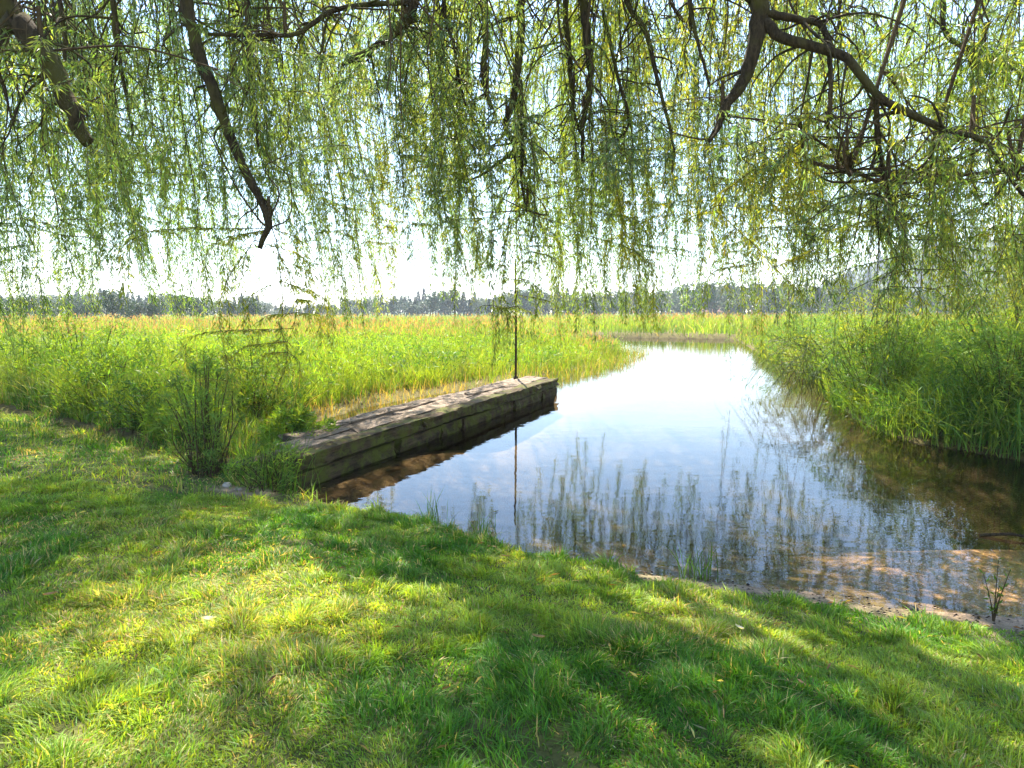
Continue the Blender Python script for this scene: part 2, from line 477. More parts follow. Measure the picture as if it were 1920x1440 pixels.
g = Geo()
for (n, y0, y1, hh, ww) in ((210000, 1.7, 3.6, 0.050, 0.0056), (270000, 3.5, 6.2, 0.050, 0.0074), (190000, 6.0, 16, 0.062, 0.011)):
    x, y = lawn_points(n, y0, y1, lambda q: q * 0.86 + 0.9)
    z, sp, sl = height(x, y)
    pn = fbm(x * 1.1, y * 1.1, 41); tuft = fbm(x * 5.5, y * 5.5, 43, 2); dryn = fbm(x * 0.9, y * 0.9, 21)
    edge = np.where(x > 0.9, 0.22 + 0.25 * fbm(x * 3, y * 3, 45), 0.03)
    bare = (fbm(x * 1.7 + 7, y * 1.7, 47) > 0.76) | (((x + 2.75) / 0.32) ** 2 + ((y - 6.72) / 0.2) ** 2 < 1)
    keep = (sl > edge) & ~(bare & (RNG.random(n) < 0.8)) & (RNG.random(n) < 0.65 + 0.6 * tuft)
    x, y, z, pn, tuft, dryn, sl = (q[keep] for q in (x, y, z, pn, tuft, dryn, sl))
    n = len(x)
    h = hh * (0.55 + 1.25 * sstep(0.35, 0.8, tuft) ** 1.5) * RNG.uniform(0.6, 1.35, n) * (1 + 0.9 * sstep(0.25, 0.0, sl) * (fbm(x * 2.5, y * 2.5, 49) > 0.5))
    green = np.array([0.085, 0.23, 0.022]); lime = np.array([0.26, 0.38, 0.05]); st = np.array([0.46, 0.40, 0.19])
    mixl = sstep(0.35, 0.65, pn)[:, None]
    c = green * (1 - mixl) + lime * mixl
    isdry = (RNG.random(n) < 0.06 + 0.26 * sstep(0.54, 0.76, dryn))[:, None]
    c = np.where(isdry, st, c)
    c = jitter_cols(c, n, 0.32, 0.14)
    ang = vnoise(x * 4, y * 4, 51) * 12 + RNG.normal(size=n) * 0.9
    blades(g, np.stack([x, y, z - 0.004], -1), h, ww * RNG.uniform(0.7, 1.3, n), ang, np.abs(RNG.normal(0.75, 0.5, n)), c, seg=3)
tag(g.link('lawn_grass', M_GRASS), 'short dappled lawn grass sloping to the pond edge', 'grass', kind='stuff')

# ------------------------------------------------------------------ marsh reeds behind the jetty and along the left
g = Geo()
gh = Geo()
def marsh_points(n, y0, y1, k0):
    y = y0 * (y1 / y0) ** RNG.random(n)                      # thins out with distance
    x = RNG.uniform(-1, 1, n) * (y * 0.86 + 2)
    return x, y
for (n, y0, y1, ww, hb) in ((150000, 7.5, 17, 0.016, 1.15), (100000, 16, 34, 0.022, 1.25), (60000, 33, 75, 0.05, 1.45), (30000, 70, 170, 0.14, 1.5)):
    x, y = marsh_points(n, y0, y1, 0)
    z, sp, sl = height(x, y)
    d_out = -sp
    jag = 0.9 * fbm(x * 0.8, y * 0.8, 61) - 0.45
    leftside = x < 4 + 0.02 * y
    inlet_dry = leftside & (y < 20) & (x > -5.5)
    margin = np.where(inlet_dry, 0.75, 0.05)
    keep = (d_out > margin + jag * 0.8) & (sl < -0.25 + 0.3 * jag)
    keep &= (x < 5.5 + 0.02 * (y - 10)) | (y > 14)
    keep &= RNG.random(n) < 0.35 + fbm(x * 1.3, y * 1.3, 63)
    x, y, z, d_out = x[keep], y[keep], z[keep], d_out[keep]
    n = len(x)
    pn = 0.5 * fbm(x * 0.35, y * 0.35, 65) + 0.5 * fbm(x * 1.7, y * 1.7, 66, 2)
    h = hb * (0.16 + 0.55 * fbm(x * 0.4, y * 0.4, 67) + 0.65 * fbm(x * 1.5, y * 1.5, 68, 2)) * RNG.uniform(0.7, 1.2, n) * (0.55 + 0.45 * sstep(0.3, 3.0, d_out))
    lo = np.array([0.07, 0.15, 0.025]); hi = np.array([0.19, 0.29, 0.025]); tip = np.array([0.26, 0.30, 0.05])
    mixl = sstep(0.3, 0.65, pn)[:, None]
    c = jitter_cols(lo * (1 - mixl) + hi * mixl, n, 0.25, 0.1)
    c = np.where((RNG.random(n) < 0.07)[:, None], jitter_cols((0.33, 0.28, 0.13), n, 0.2), c) * (0.45 + 0.95 * fbm(x * 0.28, y * 0.28, 70))[:, None]
    tc = jitter_cols(tip, n, 0.15, 0.1) * 0.6 + c * 0.4
    blades(g, np.stack([x, y, z - 0.02], -1), h, ww * RNG.uniform(0.6, 1.3, n), vnoise(x * 1.4, y * 1.4, 69) * 9 + RNG.normal(size=n) * 1.2, np.abs(RNG.normal(0.34, 0.28, n)), c, seg=3, tipcol=tc)
    hd = (RNG.random(n) < (0.07 + 0.2 * sstep(0.4, 0.65, fbm(x * 0.12, y * 0.12, 73)))) & (y > 26)                   # russet seed heads over the reeds
    k = hd.sum()
    bx = np.stack([x[hd] + RNG.normal(0, 0.05, k), y[hd], z[hd] + h[hd] * 0.92 + 0.05], -1)
    blades(gh, bx, RNG.uniform(0.12, 0.26, k), ww * RNG.uniform(0.9, 1.8, k), RNG.random(k) * 6.283, np.abs(RNG.normal(0.35, 0.2, k)), jitter_cols((0.31, 0.19, 0.11), k, 0.2, 0.1), seg=2)
n = 220000                                                   # leaf blades carried sideways on the stems
y = 7.6 * (30 / 7.6) ** RNG.random(n); x = RNG.uniform(-1, 1, n) * (y * 0.86 + 2)
z, sp, sl = height(x, y)
jag = 0.9 * fbm(x * 0.8, y * 0.8, 61) - 0.45
keep = (-sp > np.where((y < 20) & (x > -5.5), 0.9, 0.2) + jag * 0.8) & (sl < -0.3 + 0.3 * jag) & ((x < 5.5 + 0.02 * (y - 10)) | (y > 14)) & (RNG.random(n) < 0.25 + 0.9 * fbm(x * 1.6, y * 1.6, 64))
x, y, z, sp = x[keep], y[keep], z[keep], sp[keep]; n = len(x)
hh = (0.18 + 0.6 * fbm(x * 0.4, y * 0.4, 67) + 0.7 * fbm(x * 1.5, y * 1.5, 68, 2)) * (0.55 + 0.45 * sstep(0.3, 3.0, -sp)) * 1.15
tz = RNG.random(n) ** 0.6
c = jitter_cols(np.where((fbm(x * 1.1, y * 1.1, 72) > 0.52)[:, None], (0.17, 0.27, 0.03), (0.075, 0.16, 0.03)), n, 0.3, 0.12) * (0.5 + 0.9 * fbm(x * 0.28, y * 0.28, 70))[:, None]
ax = RNG.normal(size=(n, 3)) * 0.65 + np.array([0, 0, 0.55])
leaves(g, np.stack([x, y, z + hh * tz], -1), ax, RNG.uniform(0.10, 0.28, n), 0.011 + 0.0007 * y, c)
tag(g.link('marsh_reeds', M_REED), 'tall yellow green reeds filling the marsh behind the jetty', 'reeds', kind='stuff')
tag(gh.link('reed_seed_heads', M_REED), 'russet seed heads topping the marsh reeds', 'seed heads', kind='stuff')

g = Geo()                                                    # thin straw coloured sedge standing in the shallows beside the jetty
n = 27000
y = RNG.uniform(7.8, 34, n); x = RNG.uniform(-6, 6.5, n)
z, sp, sl = height(x, y)
band = np.where(y < 18, 1.15, 1.5)
keep = (np.abs(sp + 0.1) < band * (0.4 + 0.9 * fbm(x, y, 71))) & (sl < -0.1) & (x < 0.25 * y)
jx = (x + 2.35) * 0.367 + (y - 6.96) * 0.93
jp = (x + 2.35) * 0.93 - (y - 6.96) * 0.367
keep &= ~((jp > -1.35) & (jx < 11))
x, y, z, sp = x[keep], y[keep], np.maximum(z[keep], ZW - 0.15), sp[keep]
n = len(x)
isg = (RNG.random(n) < np.where(y > 17, 0.75, 0.22))[:, None]
c = jitter_cols(np.where(isg, (0.15, 0.22, 0.03), (0.34, 0.25, 0.09)), n, 0.2, 0.1)
blades(g, np.stack([x, y, z], -1), RNG.uniform(0.15, 0.5, n) * np.where(y > 17, 1.25, 0.8), 0.009 + 0.0004 * y, RNG.random(n) * 6.283, np.abs(RNG.normal(0.35, 0.3, n)), c, seg=2)
tag(g.link('dry_sedge', M_REED), 'straw coloured sedge in the shallows beside the jetty', 'sedge', kind='stuff')

g = Geo()                                                    # unmown weeds between lawn and marsh
n = 190000
x = RNG.uniform(-17, -1.6, n); y = RNG.uniform(6.2, 18, n)
z, sp, sl = height(x, y)
cl = fbm(x * 1.3, y * 1.3, 75)
keep = (np.abs(sl + 0.9) < 0.55 + 1.5 * sstep(0.3, 0.75, cl)) & (sp < -0.05) & ((sl < 0) | (RNG.random(n) < 0.5)) & (RNG.random(n) < 0.8)
keep &= ~((x > -2.2) & (y > 6.9))
x, y, z, cl, sl = x[keep], y[keep], z[keep], cl[keep], sl[keep]; n = len(x)
c = jitter_cols(np.where((RNG.random(n) < 0.25)[:, None], (0.30, 0.27, 0.10), np.where((fbm(x * 2, y * 2, 77) > 0.5)[:, None], (0.08, 0.18, 0.025), (0.18, 0.30, 0.03))), n, 0.3, 0.12)
blades(g, np.stack([x, y, z - 0.01], -1), (0.16 + 0.22 * sstep(0.1, 0.5, -sl) + 0.75 * sstep(0.35, 0.8, cl) * sstep(-0.2, 0.8, -sl)) * RNG.uniform(0.5, 1.25, n), RNG.uniform(0.010, 0.022, n), RNG.random(n) * 6.283, np.abs(RNG.normal(0.5, 0.35, n)), c, seg=3)
tag(g.link('edge_weeds', M_REED), 'ragged unmown weeds between the lawn and the marsh', 'weeds', kind='stuff')

# ------------------------------------------------------------------ right bank: rank grass
g = Geo()
n = 170000
y = 6.3 * (34 / 6.3) ** RNG.random(n); x = RNG.uniform(4.5, 26, n)
z, sp, sl = height(x, y)
jag = fbm(x * 1.2, y * 1.2, 81) - 0.4
keep = (sp < 0.05 - 0.5 * jag) & (sl < -0.3) & (x < 0.86 * y + 4) & (RNG.random(n) < 0.4 + 0.8 * fbm(x * 1.1, y * 1.1, 83))
keep &= (-sp < 5) | (RNG.random(n) < 0.4)
x, y, z, sp = x[keep], y[keep], z[keep], sp[keep]
n = len(x)
h = (0.85 + 0.95 * fbm(x * 0.8, y * 0.8, 85)) * RNG.uniform(0.55, 1.2, n) * (0.55 + 0.45 * sstep(0.1, 1.6, -sp))
pn = sstep(0.4, 0.65, fbm(x * 0.5, y * 0.5, 87))[:, None]
c = jitter_cols(np.array([0.10, 0.205, 0.045]) * (1 - pn) + np.array([0.20, 0.30, 0.05]) * pn, n, 0.2, 0.12)
blades(g, np.stack([x, y, z - 0.02], -1), h, RNG.uniform(0.012, 0.026, n), RNG.random(n) * 6.283, np.abs(RNG.normal(0.5, 0.35, n)), c, seg=4)
n2 = 110000
k = RNG.integers(0, n, n2)
xx, yy = x[k] + RNG.normal(0, 0.12, n2), y[k] + RNG.normal(0, 0.12, n2)
tz = RNG.random(n2) ** 0.55
ax = RNG.normal(size=(n2, 3)) * 0.8 + np.array([-0.1, -0.1, 0.45])
c = jitter_cols(np.where((fbm(xx * 0.9, yy * 0.9, 86) > 0.55)[:, None], (0.19, 0.27, 0.04), (0.085, 0.175, 0.04)), n2, 0.3, 0.12)
leaves(g, np.stack([xx, yy, z[k] + h[k] * 0.95 * tz], -1), ax, RNG.uniform(0.12, 0.30, n2), RNG.uniform(0.010, 0.02, n2), c)
tag(g.link('bank_grass', M_REED), 'rank dark green grass crowding the right bank', 'grass', kind='stuff')

# ------------------------------------------------------------------ shrubs
def shrub(name, base, h, spread, n_stem, leaf, lw, per, cols, label, cat, group=None, droop=0.25, up=1.0, low=0.55):
    root = empty(name, base, label, cat, group)
    gs, gl = Geo(), Geo()
    for _ in range(n_stem):
        a = RNG.random() * 6.283
        q = spread * RNG.random() ** 0.7
        hh = h * RNG.uniform(low, 1.0) * (1 - 0.35 * (q / spread) ** 2)
        end = np.array([math.cos(a) * q, math.sin(a) * q, hh])
        mid = end * np.array([0.65, 0.65, 0.5]) + RNG.normal(0, 0.04, 3)
        bend = end + np.array([math.cos(a), math.sin(a), -0.6]) * droop * h * 0.4 * RNG.random()
        path = spline([np.array([math.cos(a), math.sin(a), 0]) * 0.6 * spread * RNG.random() ** 0.7, mid, end, bend], 12)
        path[0, 2] = -0.06
        tube(gs, path, np.linspace(0.0035 + 0.0035 * h, 0.0015, 12), 4)
        t = RNG.uniform(0.05, 1, per) ** 0.85
        ii = np.clip((t * 11).astype(int), 0, 10); u = (t * 11 - ii)[:, None]
        pos = path[ii] * (1 - u) + path[ii + 1] * u
        pos = pos + RNG.normal(0, 0.07 * spread, (per, 3))
        ax = RNG.normal(size=(per, 3)) * 0.9 + np.array([math.cos(a), math.sin(a), up]) * 0.7
        leaves(gl, pos, ax, leaf * RNG.uniform(0.6, 1.2, per), lw * RNG.uniform(0.7, 1.2, per), jitter_cols(cols[RNG.integers(len(cols))], per, 0.2, 0.12))
    gs.link('stems', M_TWIG, root)
    gl.link('foliage', M_SHRUB, root)
    return root

def hz(x, y):
    return float(height(np.array([x], float), np.array([y], float))[0][0])

GRN = [(0.10, 0.20, 0.04), (0.13, 0.23, 0.045), (0.15, 0.25, 0.045)]
YEL = [(0.20, 0.25, 0.04), (0.23, 0.27, 0.04), (0.15, 0.22, 0.04)]
shrub('sapling_bush', (-3.42, 7.35, hz(-3.42, 7.35)), 1.4, 0.42, 42, 0.10, 0.014, 70, [(0.15, 0.25, 0.05), (0.20, 0.30, 0.05), (0.11, 0.20, 0.05)], 'upright bushy willow sapling on the lawn edge left of the jetty', 'shrub', droop=0.1, up=1.9, low=0.25)
shrub('low_shrub', (-2.55, 6.85, hz(-2.55, 6.85)), 0.5, 0.4, 30, 0.10, 0.011, 34, [(0.18, 0.28, 0.04), (0.13, 0.23, 0.04)], 'low bright green shrub hiding the shore end of the jetty', 'shrub')
shrub('leafy_bush', (-5.6, 10.2, hz(-5.6, 10.2)), 0.75, 0.8, 34, 0.1, 0.022, 70, [(0.05, 0.12, 0.025), (0.08, 0.16, 0.03)], 'dark leafy bush at the top of the bare soil bank', 'shrub')
for (x, y, h, s, lab) in ((-4.6, 9.4, 0.7, 0.6, 'low leafy weed clump between the sapling and the bare soil bank'), (-7.2, 11.8, 1.25, 1.0, 'broad leafy weed clump at the far left edge of the lawn'),
                          (-4.4, 11.2, 1.4, 1.0, 'tall pale weed clump behind the sapling'), (-2.9, 8.9, 0.75, 0.45, 'weed clump growing behind the shore end of the jetty'), (-9.2, 14.2, 1.75, 1.5, 'largest leafy weed clump at the left side of the marsh')):
    shrub('weed_clump', (x, y, hz(x, y)), h, s, 70, 0.12, 0.022, 70, [(0.15, 0.25, 0.035), (0.20, 0.31, 0.035), (0.10, 0.2, 0.03)], lab, 'plant', low=0.3, up=0.9)
for (x, y, h, s, ns, cols, lab) in (
        (7.3, 9.6, 1.5, 1.0, 60, GRN, 'dense green shrub on the right bank nearest the sand'),
        (6.9, 12.2, 1.6, 1.1, 60, GRN, 'broad green shrub at the bend of the right bank'),
        (9.6, 12.0, 2.7, 1.6, 80, YEL, 'tall yellow green shrub at the right edge behind the rank grass'),
        (8.1, 15.0, 2.2, 1.3, 60, YEL, 'yellowish shrub behind the bend of the right bank'),
        (8.6, 19.5, 1.5, 1.4, 46, YEL, 'small bright shrub farther up the right bank'),
        (12.4, 15.5, 3.6, 2.2, 80, YEL, 'tallest bush rising behind the right bank'),
        (11.2, 26.0, 1.6, 1.6, 40, GRN, 'low rounded bush where the channel narrows')):
    shrub('bank_shrub', (x, y, hz(x, y)), h, s, int(ns * 1.1), 0.12, 0.018, 80, cols, lab, 'shrub')

# leaning reeds that arch over the water at the right
g = Geo()
arch = empty('arching_reed', (7.25, 15.4, ZW), 'clump of reeds arching out over the water at the right bank', 'reeds')
for k in range(44):
    a = math.pi + RNG.normal(0, 0.5); L_ = RNG.uniform(0.9, 2.2)
    b = np.array([RNG.normal(0, 0.25), RNG.normal(0, 0.7), 0])
    d = np.array([math.cos(a), math.sin(a), 0])
    path = spline([b, b + d * 0.25 * L_ + [0, 0, 0.55 * L_], b + d * 0.7 * L_ + [0, 0, 0.62 * L_], b + d * L_ * 1.05 + [0, 0, 0.18 * L_]], 10)
    tube(g, path, np.linspace(0.009, 0.004, 10), 4, (0.10, 0.13, 0.05))
    t = RNG.integers(2, 10, 16)
    leaves(g, path[t], RNG.normal(size=(16, 3)) * 0.5 + d * 0.4 - [0, 0, 0.5], 0.15, 0.014, jitter_cols((0.08, 0.13, 0.04), 16))
g.link('stalks', M_REED, arch)

# sedge tufts at the near water edge
for (x, y, h, n, lab) in ((-0.72, 5.98, 0.42, 22, 'slender reed tuft standing in the shallows near the jetty foot'), (1.32, 4.72, 0.28, 30, 'bright grass tuft standing alone at the middle of the shore'), (-0.25, 5.62, 0.26, 34, 'grass tuft leaning over the waterline left of the lone tuft'),
                        (-2.42, 6.98, 0.55, 90, 'thick green grass tuft against the shore end of the jetty'), (-2.75, 7.5, 0.7, 110, 'tall grass tuft beside the jetty deck near the sapling')):
    root = empty('sedge_tuft', (x, y, max(hz(x, y), ZW - 0.05)), lab, 'sedge')
    g = Geo()
    r = RNG.normal(0, 0.07 if n < 60 else 0.15, (n, 2))
    blades(g, np.stack([r[:, 0], r[:, 1], np.full(n, -0.01)], -1), h * RNG.uniform(0.5, 1.1, n), np.full(n, 0.009), RNG.random(n) * 6.283, np.abs(RNG.normal(0.3, 0.2, n)), jitter_cols((0.09, 0.19, 0.025), n), seg=4)
    g.link('blades', M_REED, root)
# leafless twiggy seedling at the right end of the beach
root = empty('twig_seedling', (3.02, 4.0, hz(3.02, 4.0)), 'thin twiggy seedling at the right end of the beach', 'plant')
g, gl = Geo(), Geo()
for k, (dx, dy, h) in enumerate(((0.0, 0, 0.40), (-0.07, 0.02, 0.30), (0.08, 0.0, 0.34), (0.04, 0.03, 0.22))):
    path = spline([(0, 0, -0.02), (dx * 0.3, dy * 0.3, h * 0.4), (dx, dy, h)], 8)
    tube(g, path, np.linspace(0.006, 0.002, 8), 4)
    leaves(gl, path[RNG.integers(2, 8, 9)], RNG.normal(size=(9, 3)) + [0, 0, 0.6], 0.05, 0.014, jitter_cols((0.12, 0.2, 0.03), 9))
g.link('stems', M_TWIG, root); gl.link('foliage', M_SHRUB, root)

# ------------------------------------------------------------------ timber jetty
JO, JU, JN = np.array([-2.35, 6.96, 0.0]), np.array([0.367, 0.930, 0.0]), np.array([-0.930, 0.367, 0.0])
jet = empty('timber_jetty', JO, 'long low jetty of weathered squared timbers running into the pond', 'jetty')
jet.rotation_euler = (0, 0, math.atan2(JU[1], JU[0]))

def beam(name, x0, x1, y0, y1, z0, z1, m, rough=0.012, round_=0.018):
    """A worn squared timber along x: rounded corners, uneven faces and gnawed ends."""
    n = max(6, int((x1 - x0) / 0.12))
    cy, cz, hy, hz_ = (y0 + y1) / 2, (z0 + z1) / 2, (y1 - y0) / 2, (z1 - z0) / 2
    prof = []
    for sy, sz in ((1, 1), (-1, 1), (-1, -1), (1, -1)):
        a0 = math.atan2(sz, sy)
        for da in (-0.6, 0, 0.6):
            a = a0 + da
            prof.append((sy * (hy - round_) + round_ * 1.2 * math.cos(a), sz * (hz_ - round_) + round_ * 1.2 * math.sin(a)))
        nxt = {(1, 1): (0, hz_), (-1, 1): (-hy, 0), (-1, -1): (0, -hz_), (1, -1): (hy, 0)}[(sy, sz)]
        prof.append(nxt)
    pr = np.array(prof); k = len(pr)
    xs = np.linspace(x0, x1, n)
    low = RNG.normal(0, 1, (max(3, n // 3), k))
    ii = np.linspace(0, len(low) - 1, n); i0 = np.floor(ii).astype(int); i1 = np.minimum(i0 + 1, len(low) - 1); u = (ii - i0)[:, None]
    dis = (low[i0] * (1 - u) + low[i1] * u) * rough * 0.6 + RNG.normal(0, rough * 0.25, (n, k))
    V = np.zeros((n, k, 3))
    V[..., 0] = xs[:, None]
    sc = 1 + dis / np.maximum(np.linalg.norm(pr, axis=1), 0.05)
    V[..., 1] = cy + pr[None, :, 0] * sc
    V[..., 2] = cz + pr[None, :, 1] * sc
    V[0, :, 0] += RNG.normal(0, rough, k); V[-1, :, 0] += RNG.normal(0, rough, k)
    i, j = np.meshgrid(np.arange(n - 1), np.arange(k), indexing='ij')
    j2 = (j + 1) % k
    Fq = np.stack([i * k + j, i * k + j2, (i + 1) * k + j2, (i + 1) * k + j], -1).reshape(-1, 4)
    V = V.reshape(-1, 3)
    V = np.vstack([V, (x0, cy, cz), (x1, cy, cz)])
    caps = []
    for q in range(0, k, 2):
        caps += [(n * k, (q + 2) % k, q + 1, q), (n * k + 1, (n - 1) * k + q, (n - 1) * k + q + 1, (n - 1) * k + (q + 2) % k)]
    g = Geo(); g.add(V, np.vstack([Fq, caps]))
    return g.link(name, m, jet)

JL, TOP = 9.45, 0.015
edges = [0.0, 0.30, 0.585, 0.86, 1.16]                       # four rows of deck timbers
cuts = [[0.12, 2.9, 6.2, JL], [0.42, 1.9, 4.7, 7.4, JL + 0.06], [0.85, 3.4, 6.0, JL + 0.02], [1.15, 2.3, 5.2, 8.0, JL + 0.1]]
for r_ in range(4):
    for a, b in zip(cuts[r_][:-1], cuts[r_][1:]):
        dz = RNG.uniform(-0.035, 0.02)
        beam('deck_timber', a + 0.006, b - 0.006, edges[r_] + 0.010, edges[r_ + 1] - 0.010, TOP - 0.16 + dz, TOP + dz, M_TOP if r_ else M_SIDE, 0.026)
lower = [(0.14, 2.15), (2.32, 3.5), (3.56, 4.25), (4.34, 6.6), (6.68, 8.3), (8.4, JL - 0.03)]
for a, b in lower:                                           # blocks of the front face under the kerb timber
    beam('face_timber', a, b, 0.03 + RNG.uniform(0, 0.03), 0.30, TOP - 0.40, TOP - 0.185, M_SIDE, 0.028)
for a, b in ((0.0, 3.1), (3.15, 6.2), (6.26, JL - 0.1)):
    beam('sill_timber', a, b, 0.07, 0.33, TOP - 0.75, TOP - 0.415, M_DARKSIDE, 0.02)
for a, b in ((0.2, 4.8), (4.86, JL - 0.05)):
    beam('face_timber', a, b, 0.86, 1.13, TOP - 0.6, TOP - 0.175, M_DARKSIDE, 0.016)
for a in (1.0, 4.3, 8.6):                                    # cross ties inside
    beam('cross_tie', a, a + 0.22, 0.34, 0.85, TOP - 0.5, TOP - 0.18, M_DARKSIDE)
beam('end_timber', JL - 0.30, JL - 0.06, 0.34, 0.85, TOP - 0.62, TOP - 0.18, M_DARKSIDE)

# mooring post on the far end of the jetty
pl = np.array([0.34, 16.0, 0.0])
pb = np.array([JO[0], JO[1], 0]) + JU * 9.0 + JN * 0.78 - np.array([0.14, 0, 0])
post = empty('mooring_post', (pb[0], pb[1], TOP), 'tall thin bare pole standing on the far end of the jetty', 'pole')
g = Geo()
path = spline([(0, 0, -0.03), (0.005, 0, 0.9), (0.0, 0.01, 1.8), (-0.012, 0, 2.75)], 14)
tube(g, path, np.linspace(0.030, 0.022, 14), 8, bump=0.08)
g.link('pole_shaft', M_BARK, post, True)
g = Geo(); tube(g, [(0, 0, -0.02), (0, 0, 0.07)], [0.06, 0.055], 8)
g.link('socket', M_DARKSIDE, post)

# small things on the shore
def stone(name, x, y, r, c1, label, cat='stone', flat=0.55):
    g = Geo()
    nu, nv = 12, 8
    th = np.linspace(0, 2 * np.pi, nu, endpoint=False); ph = np.linspace(0.15, np.pi - 0.15, nv)
    T, Pp = np.meshgrid(th, ph)
    rr = r * (0.85 + 0.35 * fbm(np.cos(T) * 1.5 + 5 + x, np.sin(T) * 1.5 + np.cos(Pp) * 2 + y, 91))
    V = np.stack([rr * np.sin(Pp) * np.cos(T), rr * np.sin(Pp) * np.sin(T) * 0.8, rr * flat * np.cos(Pp)], -1).reshape(-1, 3)
    i, j = np.meshgrid(np.arange(nv - 1), np.arange(nu), indexing='ij'); j2 = (j + 1) % nu
    Fq = np.stack([i * nu + j, (i + 1) * nu + j, (i + 1) * nu + j2, i * nu + j2], -1).reshape(-1, 4)
    V = np.vstack([V, V[:nu].mean(0), V[-nu:].mean(0)])
    caps = []
    for q in range(0, nu, 2):
        caps += [(nv * nu, q, q + 1, (q + 2) % nu), (nv * nu + 1, (nv - 1) * nu + (q + 2) % nu, (nv - 1) * nu + q + 1, (nv - 1) * nu + q)]
    g.add(V, np.vstack([Fq, caps]))
    o = g.link(name, plain_mat('stone_' + cat, c1, tuple(2.2 * q for q in c1), 20), smooth=True)
    o.location = (x, y, hz(x, y) + r * flat * 0.35)
    o.rotation_euler = (0.1, 0.1, RNG.random() * 6)
    return tag(o, label, cat)
stone('stone', 2.62, 4.16, 0.035, (0.02, 0.02, 0.02), 'small black stone on the beach beside the lawn')
stone('stone', -2.98, 6.82, 0.055, (0.22, 0.19, 0.15), 'pale flat stone on the bare soil under the sapling')
stone('stone', -2.82, 6.72, 0.04, (0.20, 0.16, 0.13), 'smaller tan stone next to the pale flat one')
g = Geo()
tube(g, spline([(-0.28, 0, 0), (-0.05, 0.03, 0.03), (0.12, 0.0, 0.02), (0.30, 0.06, 0.0)], 10), np.linspace(0.016, 0.008, 10), 6, bump=0.2)
tube(g, spline([(0.1, 0.0, 0.02), (0.18, -0.05, 0.06), (0.22, -0.1, 0.09)], 5), np.linspace(0.008, 0.004, 5), 5)
o = g.link('driftwood', M_BARK); o.location = (4.35, 5.55, ZW + 0.005); o.rotation_euler = (0, 0, -0.4)
tag(o, 'dark crooked stick lying in the shallows over the sand bar', 'driftwood')

for x, y, a, c, lab in ((-1.56, 3.28, 0.4, (0.62, 0.6, 0.5), 'pale dry leaf lying on the lawn at left'), (1.22, 3.42, 1.9, (0.66, 0.64, 0.56), 'pale leaf lying in the grass toward the sandy shore'),
                        (0.13, 3.12, 2.6, (0.40, 0.27, 0.14), 'tan curled leaf lying near the middle of the lawn'), (-2.6, 3.6, 0.9, (0.33, 0.20, 0.10), 'brown curled leaf at the left side of the lawn')):
    g = Geo()
    u = np.linspace(0, 1, 7)
    wv = 0.016 * np.sin(np.pi * u ** 0.8)
    rows = [np.stack([0.07 * u - 0.035, sgn * wv, 0.012 + 0.02 * (u - 0.5) ** 2 + 0.008 * abs(sgn)], -1) for sgn in (-1, 0, 1)]
    V = np.vstack(rows)
    g.add(V, [(r * 7 + q, r * 7 + q + 1, (r + 1) * 7 + q + 1, (r + 1) * 7 + q) for r in range(2) for q in range(6)], c)
    o = g.link('fallen_leaf', M_GRASS); o.location = (x, y, hz(x, y) + 0.03); o.rotation_euler = (0.15, 0.1, a)
    tag(o, lab, 'leaf')

g = Geo()                                                    # willow leaves dropped on the lawn
n = 1500
x, y = lawn_points(n, 1.8, 9, lambda q: q * 0.86 + 0.6)
z, sp, sl = height(x, y); k = sl > 0.2; x, y, z = x[k], y[k], z[k]; n = len(x)
a = RNG.random(n) * 6.283
leaves(g, np.stack([x, y, z + RNG.uniform(0.012, 0.045, n)], -1), np.stack([np.cos(a), np.sin(a), RNG.normal(0.05, 0.2, n)], -1), RNG.uniform(0.04, 0.085, n), 0.011, jitter_cols(np.where((RNG.random(n) < 0.5)[:, None], (0.42, 0.34, 0.12), (0.24, 0.15, 0.07)), n, 0.35, 0.15))
tag(g.link('leaf_litter', M_GRASS), 'dry narrow willow leaves scattered in the lawn', 'leaves', kind='stuff')

g = Geo()                                                    # drifted leaves and scum along the waterline
n = 900
x = RNG.uniform(-3, 8, n); y = RNG.uniform(3.2, 15, n)
z, sp, sl = height(x, y)
k = (sp > 0.02) & (sp < 0.06 + RNG.exponential(0.16, n)); x, y = x[k], y[k]; n = len(x)
a = RNG.random(n) * 6.283
leaves(g, np.stack([x, y, np.full(n, ZW + 0.006)], -1), np.stack([np.cos(a), np.sin(a), np.full(n, 0.11)], -1), RNG.uniform(0.03, 0.09, n), 0.012, jitter_cols((0.22, 0.19, 0.07), n, 0.35, 0.2))
tag(g.link('floating_leaves', M_GRASS), 'narrow fallen leaves drifted along the waterline', 'leaves', kind='stuff')

g = Geo()                                                    # pebbles and leaf litter on the narrow beach
n = 2600
x = RNG.uniform(0.2, 4.2, n); y = RNG.uniform(3.3, 5.4, n)
z, sp, sl = height(x, y)
k = (sl > -0.12) & (sl < 0.5); x, y, z = x[k], y[k], z[k]; n = len(x)
s = RNG.uniform(0.004, 0.016, n)
oct_ = np.array([(1, 0, 0), (0, 1, 0), (-1, 0, 0), (0, -1, 0), (0, 0, 0.6)])
V = np.stack([x, y, z], -1)[:, None] + oct_[None] * s[:, None, None]
b = (np.arange(n) * 5)[:, None]
Fq = np.concatenate([b + np.array([[0, 1, 4, 4]]), b + np.array([[1, 2, 4, 4]]), b + np.array([[2, 3, 4, 4]]), b + np.array([[3, 0, 4, 4]])])
Vq = V.reshape(-1, 3)
